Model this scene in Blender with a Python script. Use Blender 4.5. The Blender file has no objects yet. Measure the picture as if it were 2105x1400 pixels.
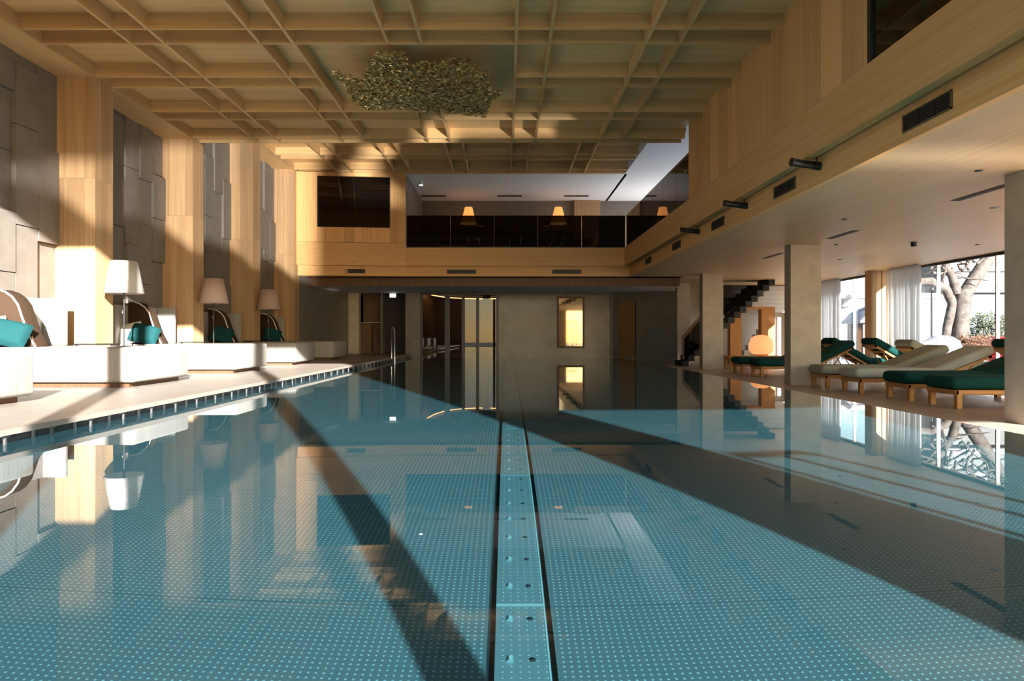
import bpy, bmesh, math, random
from mathutils import Vector, Matrix
sc = bpy.context.scene
COL = sc.collection
RN = random.Random(11)
PI = math.pi

# ------------------------------------------------------------------ camera
cd = bpy.data.cameras.new('camera')
cam = bpy.data.objects.new('camera', cd)
COL.objects.link(cam)
cam.location = (0, 0, 0.8)
cam.rotation_euler = (PI / 2, 0, 0)
cd.sensor_width = 36
cd.lens = 36 * 1450 / 2105
cd.shift_x = 10.5 / 2105
cd.shift_y = -9 / 2105
cd.clip_start = 0.05
cd.clip_end = 400
sc.camera = cam

# ------------------------------------------------------------------ world, sun, exposure
W = bpy.data.worlds.new('world')
sc.world = W
W.use_nodes = True
wn = W.node_tree
bg = wn.nodes['Background']
sky = wn.nodes.new('ShaderNodeTexSky')
sky.sky_type = 'NISHITA'
sky.sun_disc = False
sky.sun_elevation = math.radians(17.7)
sky.sun_rotation = math.radians(157)
sky.air_density = 1.0
sky.dust_density = 0.6
wn.links.new(sky.outputs[0], bg.inputs[0])
bg.inputs[1].default_value = 0.14
SUN = Vector((-0.387, 0.922, -0.320)).normalized()      # the way the light travels


def sun_lamp(name, d, energy, colour, angle):
    l = bpy.data.lights.new(name, 'SUN')
    l.energy = energy
    l.color = colour
    l.angle = math.radians(angle)
    o = bpy.data.objects.new(name, l)
    COL.objects.link(o)
    o.rotation_euler = d.to_track_quat('-Z', 'Y').to_euler()
    return o


sun = sun_lamp('sun', SUN, 11.5, (1.0, 0.945, 0.88), 0.55)
sun.data.cycles.is_caustics_light = True                 # refracted into the pool
# the same sun mirrored by the flat water: a renderer cannot find that path by chance
water_sun = sun_lamp('sun_reflected_by_water', Vector((SUN.x, SUN.y, -SUN.z)), 1.9, (1.0, 0.94, 0.87), 1.6)


def portal(name, loc, sx, sy, d):
    l = bpy.data.lights.new(name, 'AREA')
    l.shape = 'RECTANGLE'
    l.size, l.size_y = sx, sy
    l.cycles.is_portal = True
    o = bpy.data.objects.new(name, l)
    COL.objects.link(o)
    o.location = loc
    o.rotation_euler = Vector(d).to_track_quat('-Z', 'Y').to_euler()


portal('daylight_portal', (0.15, -0.78, 3.2), 7.0, 6.6, (0, 1, 0))
portal('daylight_portal', (8.2, -0.75, 1.37), 7.0, 3.2, (0, 1, 0))
portal('daylight_portal', (11.95, 13.4, 1.25), 28, 3.0, (-1, 0, 0))

portal('daylight_portal', (9.6, 21.3, 6.8), 4.8, 12.3, (0, 0, -1))  # daylight through the roof opening added above the gallery

vs = sc.view_settings
vs.view_transform = 'Standard'
vs.look = 'None'
vs.gamma = 1
vs.use_curve_mapping = False
vs.exposure = 1.45
cy = sc.cycles
cy.max_bounces = 10
cy.diffuse_bounces = 5
cy.glossy_bounces = 4
cy.transmission_bounces = 8
cy.transparent_max_bounces = 16
cy.caustics_reflective = False
cy.caustics_refractive = True
cy.sample_clamp_indirect = 6
cy.use_adaptive_sampling = True
cy.adaptive_threshold = 0.02


# ------------------------------------------------------------------ materials
def new_mat(name):
    m = bpy.data.materials.new(name)
    m.use_nodes = True
    return m, m.node_tree, m.node_tree.nodes['Principled BSDF']


def plain(name, col, rough=0.6, metal=0.0, noise=0.0, scale=6.0, bump=0.0, spec=0.5, coat=0.0):
    m, nt, p = new_mat(name)
    p.inputs['Base Color'].default_value = (*col, 1)
    p.inputs['Roughness'].default_value = rough
    p.inputs['Metallic'].default_value = metal
    p.inputs['Specular IOR Level'].default_value = spec
    p.inputs['Coat Weight'].default_value = coat
    p.inputs['Coat Roughness'].default_value = 0.04
    if noise or bump:
        g = nt.nodes.new('ShaderNodeNewGeometry')
        n = nt.nodes.new('ShaderNodeTexNoise')
        n.inputs['Scale'].default_value = scale
        n.inputs['Detail'].default_value = 6
        nt.links.new(g.outputs['Position'], n.inputs['Vector'])
        if noise:
            r = nt.nodes.new('ShaderNodeValToRGB')
            r.color_ramp.elements[0].position = 0.3
            r.color_ramp.elements[1].position = 0.7
            r.color_ramp.elements[0].color = (*[c * (1 - noise) for c in col], 1)
            r.color_ramp.elements[1].color = (*[min(1, c * (1 + noise)) for c in col], 1)
            nt.links.new(n.outputs['Fac'], r.inputs[0])
            nt.links.new(r.outputs[0], p.inputs['Base Color'])
        if bump:
            b = nt.nodes.new('ShaderNodeBump')
            b.inputs['Strength'].default_value = bump
            b.inputs['Distance'].default_value = 0.01
            nt.links.new(n.outputs['Fac'], b.inputs['Height'])
            nt.links.new(b.outputs[0], p.inputs['Normal'])
    return m


def oak(name, axis, a=(0.51, 0.295, 0.12), b=(0.65, 0.415, 0.20), rough=0.5, vary=0.16):
    """pale oak veneer, grain along one axis, a slightly different tone for each board"""
    m, nt, p = new_mat(name)
    L = nt.links.new
    g = nt.nodes.new('ShaderNodeNewGeometry')
    mp = nt.nodes.new('ShaderNodeMapping')
    sc3 = [22.0, 22.0, 22.0]
    sc3[axis] = 0.5
    mp.inputs['Scale'].default_value = sc3
    oi = nt.nodes.new('ShaderNodeObjectInfo')
    mu = nt.nodes.new('ShaderNodeMath')
    mu.operation = 'MULTIPLY'
    mu.inputs[1].default_value = 37
    L(oi.outputs['Random'], mu.inputs[0])
    va = nt.nodes.new('ShaderNodeVectorMath')
    va.operation = 'ADD'
    L(g.outputs['Position'], va.inputs[0])
    L(mu.outputs[0], va.inputs[1])
    L(va.outputs[0], mp.inputs['Vector'])
    n = nt.nodes.new('ShaderNodeTexNoise')
    n.inputs['Scale'].default_value = 1.0
    n.inputs['Detail'].default_value = 5
    n.inputs['Roughness'].default_value = 0.6
    L(mp.outputs[0], n.inputs['Vector'])
    r = nt.nodes.new('ShaderNodeValToRGB')
    r.color_ramp.elements[0].position = 0.32
    r.color_ramp.elements[1].position = 0.68
    r.color_ramp.elements[0].color = (*a, 1)
    r.color_ramp.elements[1].color = (*b, 1)
    L(n.outputs['Fac'], r.inputs[0])
    hs = nt.nodes.new('ShaderNodeHueSaturation')
    mr = nt.nodes.new('ShaderNodeMapRange')
    mr.inputs['To Min'].default_value = 1 - vary
    mr.inputs['To Max'].default_value = 1 + vary
    L(oi.outputs['Random'], mr.inputs['Value'])
    L(mr.outputs[0], hs.inputs['Value'])
    L(r.outputs[0], hs.inputs['Color'])
    L(hs.outputs[0], p.inputs['Base Color'])
    bu = nt.nodes.new('ShaderNodeBump')
    bu.inputs['Strength'].default_value = 0.08
    bu.inputs['Distance'].default_value = 0.004
    L(n.outputs['Fac'], bu.inputs['Height'])
    L(bu.outputs[0], p.inputs['Normal'])
    p.inputs['Roughness'].default_value = rough
    p.inputs['Specular IOR Level'].default_value = 0.35
    return m


def pane(name, tint, rough=0.0, ior=1.5):
    """thin glazing: what is not reflected passes straight through, tinted"""
    m = bpy.data.materials.new(name)
    m.use_nodes = True
    nt = m.node_tree
    nt.nodes.clear()
    o = nt.nodes.new('ShaderNodeOutputMaterial')
    mx = nt.nodes.new('ShaderNodeMixShader')
    lw = nt.nodes.new('ShaderNodeLayerWeight')
    lw.inputs[0].default_value = 0.5
    pw = nt.nodes.new('ShaderNodeMath')
    pw.operation = 'POWER'
    pw.inputs[1].default_value = 5
    nt.links.new(lw.outputs['Facing'], pw.inputs[0])
    fr = nt.nodes.new('ShaderNodeMath')
    fr.operation = 'MULTIPLY_ADD'
    fr.inputs[1].default_value = 0.95
    fr.inputs[2].default_value = 0.04
    nt.links.new(pw.outputs[0], fr.inputs[0])
    t = nt.nodes.new('ShaderNodeBsdfTransparent')
    t.inputs[0].default_value = (*tint, 1)
    gl = nt.nodes.new('ShaderNodeBsdfGlossy')
    gl.inputs['Roughness'].default_value = rough
    L = nt.links.new
    L(fr.outputs[0], mx.inputs[0])
    L(t.outputs[0], mx.inputs[1])
    L(gl.outputs[0], mx.inputs[2])
    L(mx.outputs[0], o.inputs[0])
    return m


def glow(name, col, strength):
    m, nt, p = new_mat(name)
    p.inputs['Base Color'].default_value = (*col, 1)
    p.inputs['Emission Color'].default_value = (*col, 1)
    p.inputs['Emission Strength'].default_value = strength
    return m


def fabric(name, col, translucent=0.0, stripe=None):
    m, nt, p = new_mat(name)
    L = nt.links.new
    g = nt.nodes.new('ShaderNodeNewGeometry')
    n = nt.nodes.new('ShaderNodeTexNoise')
    n.inputs['Scale'].default_value = 90
    n.inputs['Detail'].default_value = 3
    if stripe:
        mp = nt.nodes.new('ShaderNodeMapping')
        mp.inputs['Scale'].default_value = stripe
        n.inputs['Scale'].default_value = 1
        L(g.outputs['Position'], mp.inputs['Vector'])
        L(mp.outputs[0], n.inputs['Vector'])
    else:
        L(g.outputs['Position'], n.inputs['Vector'])
    r = nt.nodes.new('ShaderNodeValToRGB')
    r.color_ramp.elements[0].color = (*[c * 0.86 for c in col], 1)
    r.color_ramp.elements[1].color = (*[min(1, c * 1.1) for c in col], 1)
    r.color_ramp.elements[0].position = 0.35
    r.color_ramp.elements[1].position = 0.65
    L(n.outputs['Fac'], r.inputs[0])
    L(r.outputs[0], p.inputs['Base Color'])
    p.inputs['Roughness'].default_value = 0.9
    p.inputs['Specular IOR Level'].default_value = 0.15
    b = nt.nodes.new('ShaderNodeBump')
    b.inputs['Strength'].default_value = 0.25
    b.inputs['Distance'].default_value = 0.004
    L(n.outputs['Fac'], b.inputs['Height'])
    L(b.outputs[0], p.inputs['Normal'])
    if translucent:
        o = nt.nodes['Material Output']
        tr = nt.nodes.new('ShaderNodeBsdfTranslucent')
        tr.inputs[0].default_value = (*col, 1)
        mx = nt.nodes.new('ShaderNodeMixShader')
        mx.inputs[0].default_value = translucent
        L(p.outputs[0], mx.inputs[1])
        L(tr.outputs[0], mx.inputs[2])
        L(mx.outputs[0], o.inputs[0])
    return m


def studded_steel(name, col, lit_dot, pitch=0.031, rad=0.27):
    m, nt, p = new_mat(name)
    L = nt.links.new
    g = nt.nodes.new('ShaderNodeNewGeometry')
    s = nt.nodes.new('ShaderNodeVectorMath')
    s.operation = 'SCALE'
    s.inputs['Scale'].default_value = 1 / pitch
    L(g.outputs['Position'], s.inputs[0])
    f = nt.nodes.new('ShaderNodeVectorMath')
    f.operation = 'FRACTION'
    L(s.outputs[0], f.inputs[0])
    sub = nt.nodes.new('ShaderNodeVectorMath')
    sub.operation = 'SUBTRACT'
    sub.inputs[1].default_value = (0.5, 0.5, 0.5)
    L(f.outputs[0], sub.inputs[0])
    fl = nt.nodes.new('ShaderNodeVectorMath')
    fl.operation = 'MULTIPLY'
    fl.inputs[1].default_value = (1, 1, 0)
    L(sub.outputs[0], fl.inputs[0])
    ln = nt.nodes.new('ShaderNodeVectorMath')
    ln.operation = 'LENGTH'
    L(fl.outputs[0], ln.inputs[0])
    mr = nt.nodes.new('ShaderNodeMapRange')
    mr.interpolation_type = 'SMOOTHSTEP'
    mr.inputs['From Min'].default_value = rad
    mr.inputs['From Max'].default_value = rad - 0.12
    L(ln.outputs['Value'], mr.inputs['Value'])
    mx = nt.nodes.new('ShaderNodeMix')
    mx.data_type = 'RGBA'
    mx.inputs['A'].default_value = (*col, 1)
    mx.inputs['B'].default_value = (*lit_dot, 1)  # stud tops painted lighter for the light they catch
    L(mr.outputs[0], mx.inputs['Factor'])
    L(mx.outputs['Result'], p.inputs['Base Color'])
    b = nt.nodes.new('ShaderNodeBump')
    b.inputs['Strength'].default_value = 0.5
    b.inputs['Distance'].default_value = 0.004
    L(mr.outputs[0], b.inputs['Height'])
    L(b.outputs[0], p.inputs['Normal'])
    p.inputs['Roughness'].default_value = 0.45
    p.inputs['Metallic'].default_value = 0.60
    return m


def water_mat():
    m, nt, p = new_mat('pool_water')
    p.inputs['Base Color'].default_value = (0.19, 0.58, 0.71, 1)
    p.inputs['Roughness'].default_value = 0
    p.inputs['IOR'].default_value = 1.33
    p.inputs['Transmission Weight'].default_value = 1
    return m


CA, CB = (0.60, 0.38, 0.165), (0.72, 0.485, 0.235)          # ceiling veneer, toned apart from the other oak to even out the light
OX, OY = oak('ceiling_oak_grain_x', 0, CA, CB), oak('ceiling_oak_grain_y', 1, CA, CB)
OZ = oak('darkened_pillar_oak', 2, (0.42, 0.265, 0.135), (0.54, 0.365, 0.205))  # same oak, darkened in place of shade on the left pillars
GA, GB = (0.80, 0.445, 0.165), (0.92, 0.57, 0.26)            # same oak, lightened to stand in for light missing on the gallery
GX, GY, GZ = oak('lightened_gallery_oak_x', 0, GA, GB), oak('lightened_gallery_oak_y', 1, GA, GB), oak('lightened_gallery_oak_z', 2, GA, GB)
OSOF = oak('oak_soffit', 1, (0.70, 0.475, 0.265), (0.80, 0.58, 0.345), vary=0.05)
OORANGE = oak('warm_oak', 2, (0.50, 0.20, 0.05), (0.62, 0.28, 0.08), vary=0.08)
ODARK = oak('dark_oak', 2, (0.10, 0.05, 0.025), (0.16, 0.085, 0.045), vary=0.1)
TEAK = oak('teak', 0, (0.42, 0.20, 0.06), (0.56, 0.29, 0.10), vary=0.08)
STONE = plain('taupe_stone', (0.19, 0.167, 0.144), 0.7, noise=0.10, scale=5, bump=0.1)
STONE_D = plain('stone_backing', (0.10, 0.085, 0.07), 0.8)
LIME = plain('limestone', (0.54, 0.47, 0.39), 0.55, noise=0.12, scale=3.5, bump=0.05)
DECK = plain('deck_stone', (0.27, 0.236, 0.206), 0.45, noise=0.07, scale=2.5)
DECK_R = plain('deck_stone_warm', (0.46, 0.385, 0.32), 0.4, noise=0.07, scale=2.5)
GSTONE = plain('dark_grey_stone', (0.17, 0.16, 0.145), 0.35, noise=0.16, scale=2.2)
PSTONE = plain('polished_stone', (0.15, 0.145, 0.14), 0.18, noise=0.18, scale=2.0, spec=0.25)
WHITE = plain('white_plaster', (0.90, 0.91, 0.92), 0.8)
WHITEB = plain('white_boarding', (0.70, 0.68, 0.65), 0.7)
BLACK = plain('black_metal', (0.012, 0.012, 0.013), 0.4)
BLACKW = plain('black_painted_steel', (0.015, 0.014, 0.013), 0.6)
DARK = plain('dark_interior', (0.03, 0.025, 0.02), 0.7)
STEEL = plain('steel', (0.62, 0.64, 0.65), 0.25, metal=1.0)
BRACKET = plain('bracket_steel', (0.16, 0.165, 0.17), 0.35, metal=0.6)
GUTTER_SHADE = plain('gutter_shade', (0.03, 0.03, 0.032), 0.6)
FLOORM = studded_steel('studded_steel', (0.32, 0.345, 0.37), (0.80, 0.84, 0.86), rad=0.25)
CHANM = studded_steel('channel_steel', (0.44, 0.48, 0.51), (0.82, 0.86, 0.89), 0.036, 0.2)
SMOOTHST = plain('pool_wall_steel', (0.62, 0.65, 0.67), 0.4, metal=0.9)
SEAM = plain('bright_steel_strip', (0.5, 0.53, 0.54), 0.3)
GAP = plain('dark_channel_gap', (0.03, 0.035, 0.04), 0.5)
WATER = water_mat()
LINEN = fabric('off_white_linen', (0.34, 0.33, 0.31), stripe=(60, 60, 2.0))
BROWN = fabric('shaded_brown_fabric', (0.05, 0.03, 0.018))  # brown taken darker to stand for the shaded hollow of the backrest
TEAL = fabric('teal_fabric', (0.008, 0.055, 0.06))
IVORY = fabric('ivory_fabric', (0.74, 0.71, 0.65))
SAGE = fabric('sage_fabric', (0.38, 0.39, 0.30))
PALE = fabric('pale_grey_green_fabric', (0.50, 0.54, 0.50))
GREEN = fabric('dark_green_fabric', (0.008, 0.06, 0.055))
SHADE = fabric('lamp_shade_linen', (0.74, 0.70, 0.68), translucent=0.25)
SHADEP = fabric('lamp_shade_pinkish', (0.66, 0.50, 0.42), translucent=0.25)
SHEER = fabric('sheer_curtain', (0.92, 0.92, 0.91), translucent=0.7, stripe=(3, 30, 1))
GFLOOR = plain('grey_gallery_floor', (0.55, 0.57, 0.60), 0.6)
GLASS = pane('clear_glass', (0.93, 0.95, 0.95))
SMOKED = pane('smoked_glass', (0.10, 0.085, 0.07))
HALLGL = pane('hall_glass', (0.55, 0.52, 0.48))
DARKGL = plain('dark_mirror_glass', (0.006, 0.005, 0.004), 0.03, spec=0.9)
SNOW = plain('snow', (0.33, 0.35, 0.40), 0.7, bump=0.3, scale=1.2)
BARK = plain('pale_bark', (0.11, 0.09, 0.08), 0.85, noise=0.5, scale=5, bump=0.6)
BRONZE = plain('bronze_flakes', (0.36, 0.27, 0.10), 0.35, metal=0.3, noise=0.9, scale=18)
RED = plain('red_plastic', (0.75, 0.03, 0.05), 0.35)
HEDGE = plain('hedge_leaf', (0.05, 0.065, 0.03), 0.7, noise=0.4, scale=8)
RUST = plain('rusty_leaf', (0.11, 0.05, 0.03), 0.8, noise=0.4, scale=8)
OUTW = plain('garden_render', (0.13, 0.13, 0.16), 0.8)
PGREY = plain('pale_render', (0.36, 0.36, 0.40), 0.8)
HUT = plain('pale_hut_stone', (0.15, 0.14, 0.13), 0.8, noise=0.2, scale=4)


# ------------------------------------------------------------------ mesh helpers
class MB:
    def __init__(s):
        s.v, s.f, s.sm = [], [], []

    def add(s, vs, fs, smooth=False):
        o = len(s.v)
        s.v += [tuple(p) for p in vs]
        s.f += [tuple(i + o for i in f) for f in fs]
        s.sm += [smooth] * len(fs)
        return s

    def box(s, a, b, rot=None, at=None):
        vs = [(x, y, z) for x in (a[0], b[0]) for y in (a[1], b[1]) for z in (a[2], b[2])]
        if rot is not None:
            at = Vector(at)
            vs = [rot @ (Vector(p) - at) + at for p in vs]
        return s.add(vs, [(0, 1, 3, 2), (4, 6, 7, 5), (0, 4, 5, 1), (2, 3, 7, 6), (0, 2, 6, 4), (1, 5, 7, 3)])

    def prism(s, poly, axis, lo, hi):
        """poly: 2D outline in the two remaining axes, extruded along axis"""
        def P(q, h):
            if axis == 0:
                return (h, q[0], q[1])
            if axis == 1:
                return (q[0], h, q[1])
            return (q[0], q[1], h)
        n = len(poly)
        vs = [P(q, lo) for q in poly] + [P(q, hi) for q in poly]
        fs = [tuple(range(n))[::-1], tuple(range(n, 2 * n))]
        fs += [(i, (i + 1) % n, n + (i + 1) % n, n + i) for i in range(n)]
        return s.add(vs, fs)

    def tube(s, pts, rad, n=10, cap=True):
        pts = [Vector(p) for p in pts]
        if not hasattr(rad, '__len__'):
            rad = [rad] * len(pts)
        vs, fs = [], []
        up = None
        for i, p in enumerate(pts):
            d = (pts[min(i + 1, len(pts) - 1)] - pts[max(i - 1, 0)]).normalized()
            if up is None:
                up = Vector((0, 0, 1)) if abs(d.z) < 0.9 else Vector((1, 0, 0))
            u = d.cross(up).normalized()
            w = u.cross(d)
            up = w
            for k in range(n):
                a = 2 * PI * k / n
                vs.append(p + (u * math.cos(a) + w * math.sin(a)) * rad[i])
        for i in range(len(pts) - 1):
            for k in range(n):
                fs.append((i * n + k, i * n + (k + 1) % n, (i + 1) * n + (k + 1) % n, (i + 1) * n + k))
        s.add(vs, fs, True)
        if cap:
            s.add(vs[:n], [tuple(range(n))])
            s.add(vs[-n:], [tuple(range(n))[::-1]])
        return s

    def lathe(s, prof, n=32, c=(0, 0, 0), smooth=True):
        vs, fs = [], []
        for r, z in prof:
            for k in range(n):
                a = 2 * PI * k / n
                vs.append((c[0] + r * math.cos(a), c[1] + r * math.sin(a), c[2] + z))
        for i in range(len(prof) - 1):
            for k in range(n):
                fs.append((i * n + k, i * n + (k + 1) % n, (i + 1) * n + (k + 1) % n, (i + 1) * n + k))
        return s.add(vs, fs, smooth)

    def wallseg(s, p0, p1, z0, z1, t):
        """wall over a plan line, thickness t to the left of p0->p1"""
        d = Vector((p1[0] - p0[0], p1[1] - p0[1])).normalized()
        n = Vector((-d.y, d.x)) * t
        return s.prism([p0, p1, (p1[0] + n.x, p1[1] + n.y), (p0[0] + n.x, p0[1] + n.y)], 2, z0, z1)

    def mesh(s, name, mat):
        me = bpy.data.meshes.new(name)
        me.from_pydata(s.v, [], s.f)
        me.materials.append(mat)
        me.polygons.foreach_set('use_smooth', s.sm)
        bm = bmesh.new()
        bm.from_mesh(me)
        bmesh.ops.recalc_face_normals(bm, faces=bm.faces)
        bm.to_mesh(me)
        bm.free()
        me.update()
        return me

    def build(s, name, mat, parent=None, bevel=0.0, seg=2, label=None):
        o = bpy.data.objects.new(name, s.mesh(name, mat))
        COL.objects.link(o)
        if parent:
            o.parent = parent
        if bevel:
            md = o.modifiers.new('bevel', 'BEVEL')
            md.width = bevel
            md.segments = seg
            md.limit_method = 'ANGLE'
            for p in o.data.polygons:
                p.use_smooth = seg > 2
        if label:
            o['label'] = label
        return o


def tag(o, label, cat, group=None):
    o['label'] = label
    o['category'] = cat
    if group:
        o['group'] = group
    return o


def thing(name, loc, label, cat, group=None, rz=0.0):
    o = bpy.data.objects.new(name, None)
    o.empty_display_size = 0.1
    COL.objects.link(o)
    o.location = loc
    o.rotation_euler = (0, 0, rz)
    return tag(o, label, cat, group)


def struct(o, label, cat='room'):
    o['kind'] = 'structure'
    o['label'] = label
    return o


def B(a, b):
    return MB().box(a, b)


_cache = {}


def piece(name, a, b, mat, parent, rz=0.0):
    """a box piece; alike pieces share one mesh"""
    d = tuple(round(b[i] - a[i], 3) for i in range(3))
    k = (name, d, mat.name)
    if k not in _cache:
        _cache[k] = B([-x / 2 for x in d], [x / 2 for x in d]).mesh(name, mat)
    o = bpy.data.objects.new(name, _cache[k])
    COL.objects.link(o)
    o.location = [(a[i] + b[i]) / 2 for i in range(3)]
    o.rotation_euler = (0, 0, rz)
    o.parent = parent
    return o


def dup(root, loc, label, rz=None, group=None):
    r = root.copy()
    COL.objects.link(r)
    r.location = loc
    if rz is not None:
        r.rotation_euler = (0, 0, rz)
    r['label'] = label
    if group:
        r['group'] = group
    for ch in list(root.children):
        c = ch.copy()
        COL.objects.link(c)
        c.parent = r
        for g in ch.children:
            e = g.copy()
            COL.objects.link(e)
            e.parent = c
    return r


def rounded(a, b, r, n=4):
    """box with rounded edges as one smooth mesh"""
    m = MB()
    bm = bmesh.new()
    bmesh.ops.create_cube(bm, size=1)
    for v in bm.verts:
        v.co = Vector([a[i] + (v.co[i] + 0.5) * (b[i] - a[i]) for i in range(3)])
    bmesh.ops.bevel(bm, geom=bm.edges[:], offset=r, segments=n, profile=0.5, affect='EDGES')
    bm.verts.ensure_lookup_table()
    m.add([v.co for v in bm.verts], [[v.index for v in f.verts] for f in bm.faces], True)
    bm.free()
    return m


def pillow_mesh(w, h, t, n=14):
    m = MB()
    vs, fs = [], []
    for side in (1, -1):
        o = len(vs)
        for j in range(n + 1):
            for i in range(n + 1):
                u, v = 2 * i / n - 1, 2 * j / n - 1
                p = max(0, (1 - u ** 4) * (1 - v ** 4)) ** 0.5
                k = 1 - 0.07 * (u * u * v * v) - 0.05 * (1 - abs(u)) * abs(v) - 0.05 * (1 - abs(v)) * abs(u)
                vs.append((u * w / 2 * k, side * t / 2 * p, v * h / 2 * k))
        for j in range(n):
            for i in range(n):
                a = o + j * (n + 1) + i
                fs.append((a, a + 1, a + n + 2, a + n + 1))
    return m.add(vs, fs, True)


# ================================================================== THE POOL
ZD, ZR = 0.117, -0.24          # left deck, right deck (water lies at 0)
PF = -1.25                     # pool floor
pool = thing('swimming_pool', (0, 0, 0), 'long stainless steel pool basin with studded floor under teal water', 'pool')
wet = []


def wetpart(o):
    o.cycles.is_caustics_receiver = True
    wet.append(o)
    return o


ys = [-1.75, -0.86, 1.23] + [3.32 + 2.09 * k for k in range(12)] + [27.4]
for i in range(len(ys) - 1):
    y0, y1 = ys[i], ys[i + 1] - 0.006
    if y1 - y0 < 0.02:
        continue
    wetpart(piece('floor_panel', (-4.0, y0, PF - 0.06), (-0.085, y1, PF), FLOORM, pool))
    wetpart(piece('floor_panel', (0.205, y0, PF - 0.06), (5.5, y1, PF), FLOORM, pool))
    wetpart(piece('channel_cover', (-0.05, y0 + 0.006, PF - 0.03), (0.17, y1, PF + 0.012), CHANM, pool))
    wetpart(piece('cover_seam', (-0.05, y0 - 0.008, PF - 0.02), (0.17, y0 + 0.006, PF + 0.018), SEAM, pool))
wetpart(piece('edge_strip', (0.17, -1.75, PF - 0.03), (0.178, 27.4, PF + 0.016), SEAM, pool))
wetpart(B((-0.085, -1.75, PF - 0.07), (0.205, 27.4, PF - 0.05)).build('channel_trough', GAP, pool))
k = 0
y = 2.30
noz = MB().prism([(-0.016, 0), (0.016, 0), (0.012, 0.016), (-0.004, 0.02)], 1, -0.013, 0.013).mesh('inlet_nozzle', SEAM)
noz2 = MB().lathe([(0.014, 0), (0.014, 0.004), (0.0, 0.006)], 10).mesh('drain_slot', GAP)
while y < 13:
    for xx, me in ((0.012, noz), (0.105, noz2)):
        o = bpy.data.objects.new(me.name, me)
        COL.objects.link(o)
        o.parent = pool
        o.location = (xx, y, PF + 0.012)
        wetpart(o)
    y += 0.3
for nm, a, b in (('side_panel', (-4.06, -1.75, PF), (-4.0, 27.4, 0.06)), ('side_panel', (5.40, -1.75, PF), (5.44, 27.3, -0.26)),
                 ('end_panel', (-4.0, -1.81, PF), (5.5, -1.75, -0.004)), ('end_panel', (-4.0, 27.4, PF), (5.5, 27.46, -0.01))):
    wetpart(B(a, b).build(nm, SMOOTHST, pool))
# black lane lines across the basin walls are not visible; water surface
# (extended unseen under the near deck and sloped at right for the refracted sun)
me = bpy.data.meshes.new('pool_water')
me.from_pydata([(-4.0, -3.0, 0), (4.2, -3.0, 0), (4.2, 27.4, 0), (-4.0, 27.4, 0),
                (4.2, -3.0, 0), (5.45, -3.0, -0.246), (5.45, 25.9, -0.246), (4.2, 25.9, 0)], [], [(0, 1, 2, 3), (4, 5, 6, 7)])
me.materials.append(WATER)
for p in me.polygons:
    p.use_smooth = True
water = bpy.data.objects.new('pool_water', me)
COL.objects.link(water)
tag(water, 'flat still teal water surface mirroring the hall', 'water')
water.cycles.is_caustics_caster = True

# overflow gutter on the left, its brackets showing under the deck edge
gut = thing('overflow_gutter', (0, 0, 0), 'dark slot gutter under the left deck edge with steel brackets', 'gutter')
B((-3.81, 0.98, -0.06), (-3.785, 27.3, 0.071)).build('shade_plate', GUTTER_SHADE, gut)  # dark plate put close under the deck edge as its shade
brm = MB().box((-0.008, -0.009, -0.05), (0.008, 0.009, 0.068)).box((-0.008, -0.04, 0.056), (0.008, 0.04, 0.068)).box((-0.09, -0.006, 0.05), (0.0, 0.006, 0.068)).mesh('bracket', BRACKET)
brb = MB().box((-0.01, -0.01, -0.05), (0.01, 0.01, 0.068)).box((-0.01, -0.03, 0.05), (0.01, 0.03, 0.068)).mesh('rear_bracket', BRACKET)
for i in range(48):
    y = 1.44 + 0.535 * i
    for me, x in ((brm, -3.69), (brb, -3.765)):
        o = bpy.data.objects.new(me.name, me)
        COL.objects.link(o)
        o.parent = gut
        o.location = (x, y - (0.11 if x < -3.75 else 0), 0)

# ================================================================== FLOORS
struct(B((-7.36, -0.6, 0.072), (-3.66, 27.4, ZD)).build('floor', DECK), 'pale stone deck along the left of the pool')
struct(B((-7.36, -0.6, 0.004), (4.20, 0.98, 0.02)).build('floor', GSTONE), 'dark stone deck at the near end of the pool')
struct(B((5.45, -0.6, ZR - 1.8), (11.8, 27.6, ZR)).build('floor', DECK_R), 'warm stone deck along the right of the pool')  # extra depth added below ground to block the mirrored sun
struct(B((-7.36, 27.4, -0.1), (5.9, 33.5, 0.0)).build('floor', GSTONE), 'dark floor of the rooms behind the far glass')
struct(B((-30, -30, 0.004), (40, -0.6, 0.02)).build('floor', plain('dark_slate', (0.055, 0.055, 0.06), 0.5, noise=0.2)), 'dark stone terrace outside the near glazing')  # unseen; stone kept dark to cut bounce light into the hall

# ================================================================== LEFT WALL
wl = struct(B((-7.62, -0.6, 0.0), (-7.37, 22.6, 6.5)).build('wall_left', STONE_D), 'left wall clad in large taupe stone slabs')
COLY = [4.31 + 3.58 * k for k in range(6)]         # near faces of the timber columns
CW = 0.53
bays = [(-0.6, COLY[0])] + [(COLY[i] + CW, COLY[i + 1]) for i in range(5)]
for bi, (b0, b1) in enumerate(bays):
    top = 5.05 if b1 < 15.4 else 6.1
    n = max(1, round((b1 - b0) / 0.5))
    w = (b1 - b0) / n
    for c in range(n):
        z = ZD - RN.uniform(0.0, 0.9)
        while z < top:
            h = RN.choice((0.9, 1.2, 1.2, 1.5))
            z0, z1 = max(z, ZD), min(z + h, top)
            if z1 - z0 > 0.05:
                t = RN.choice((0.015, 0.03, 0.045, 0.07, 0.085))
                piece('stone_panel', (-7.375, b0 + c * w + 0.006, z0 + 0.006), (-7.36 + t, b0 + (c + 1) * w - 0.006, z1 - 0.006), STONE, wl)
            z += h

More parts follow.
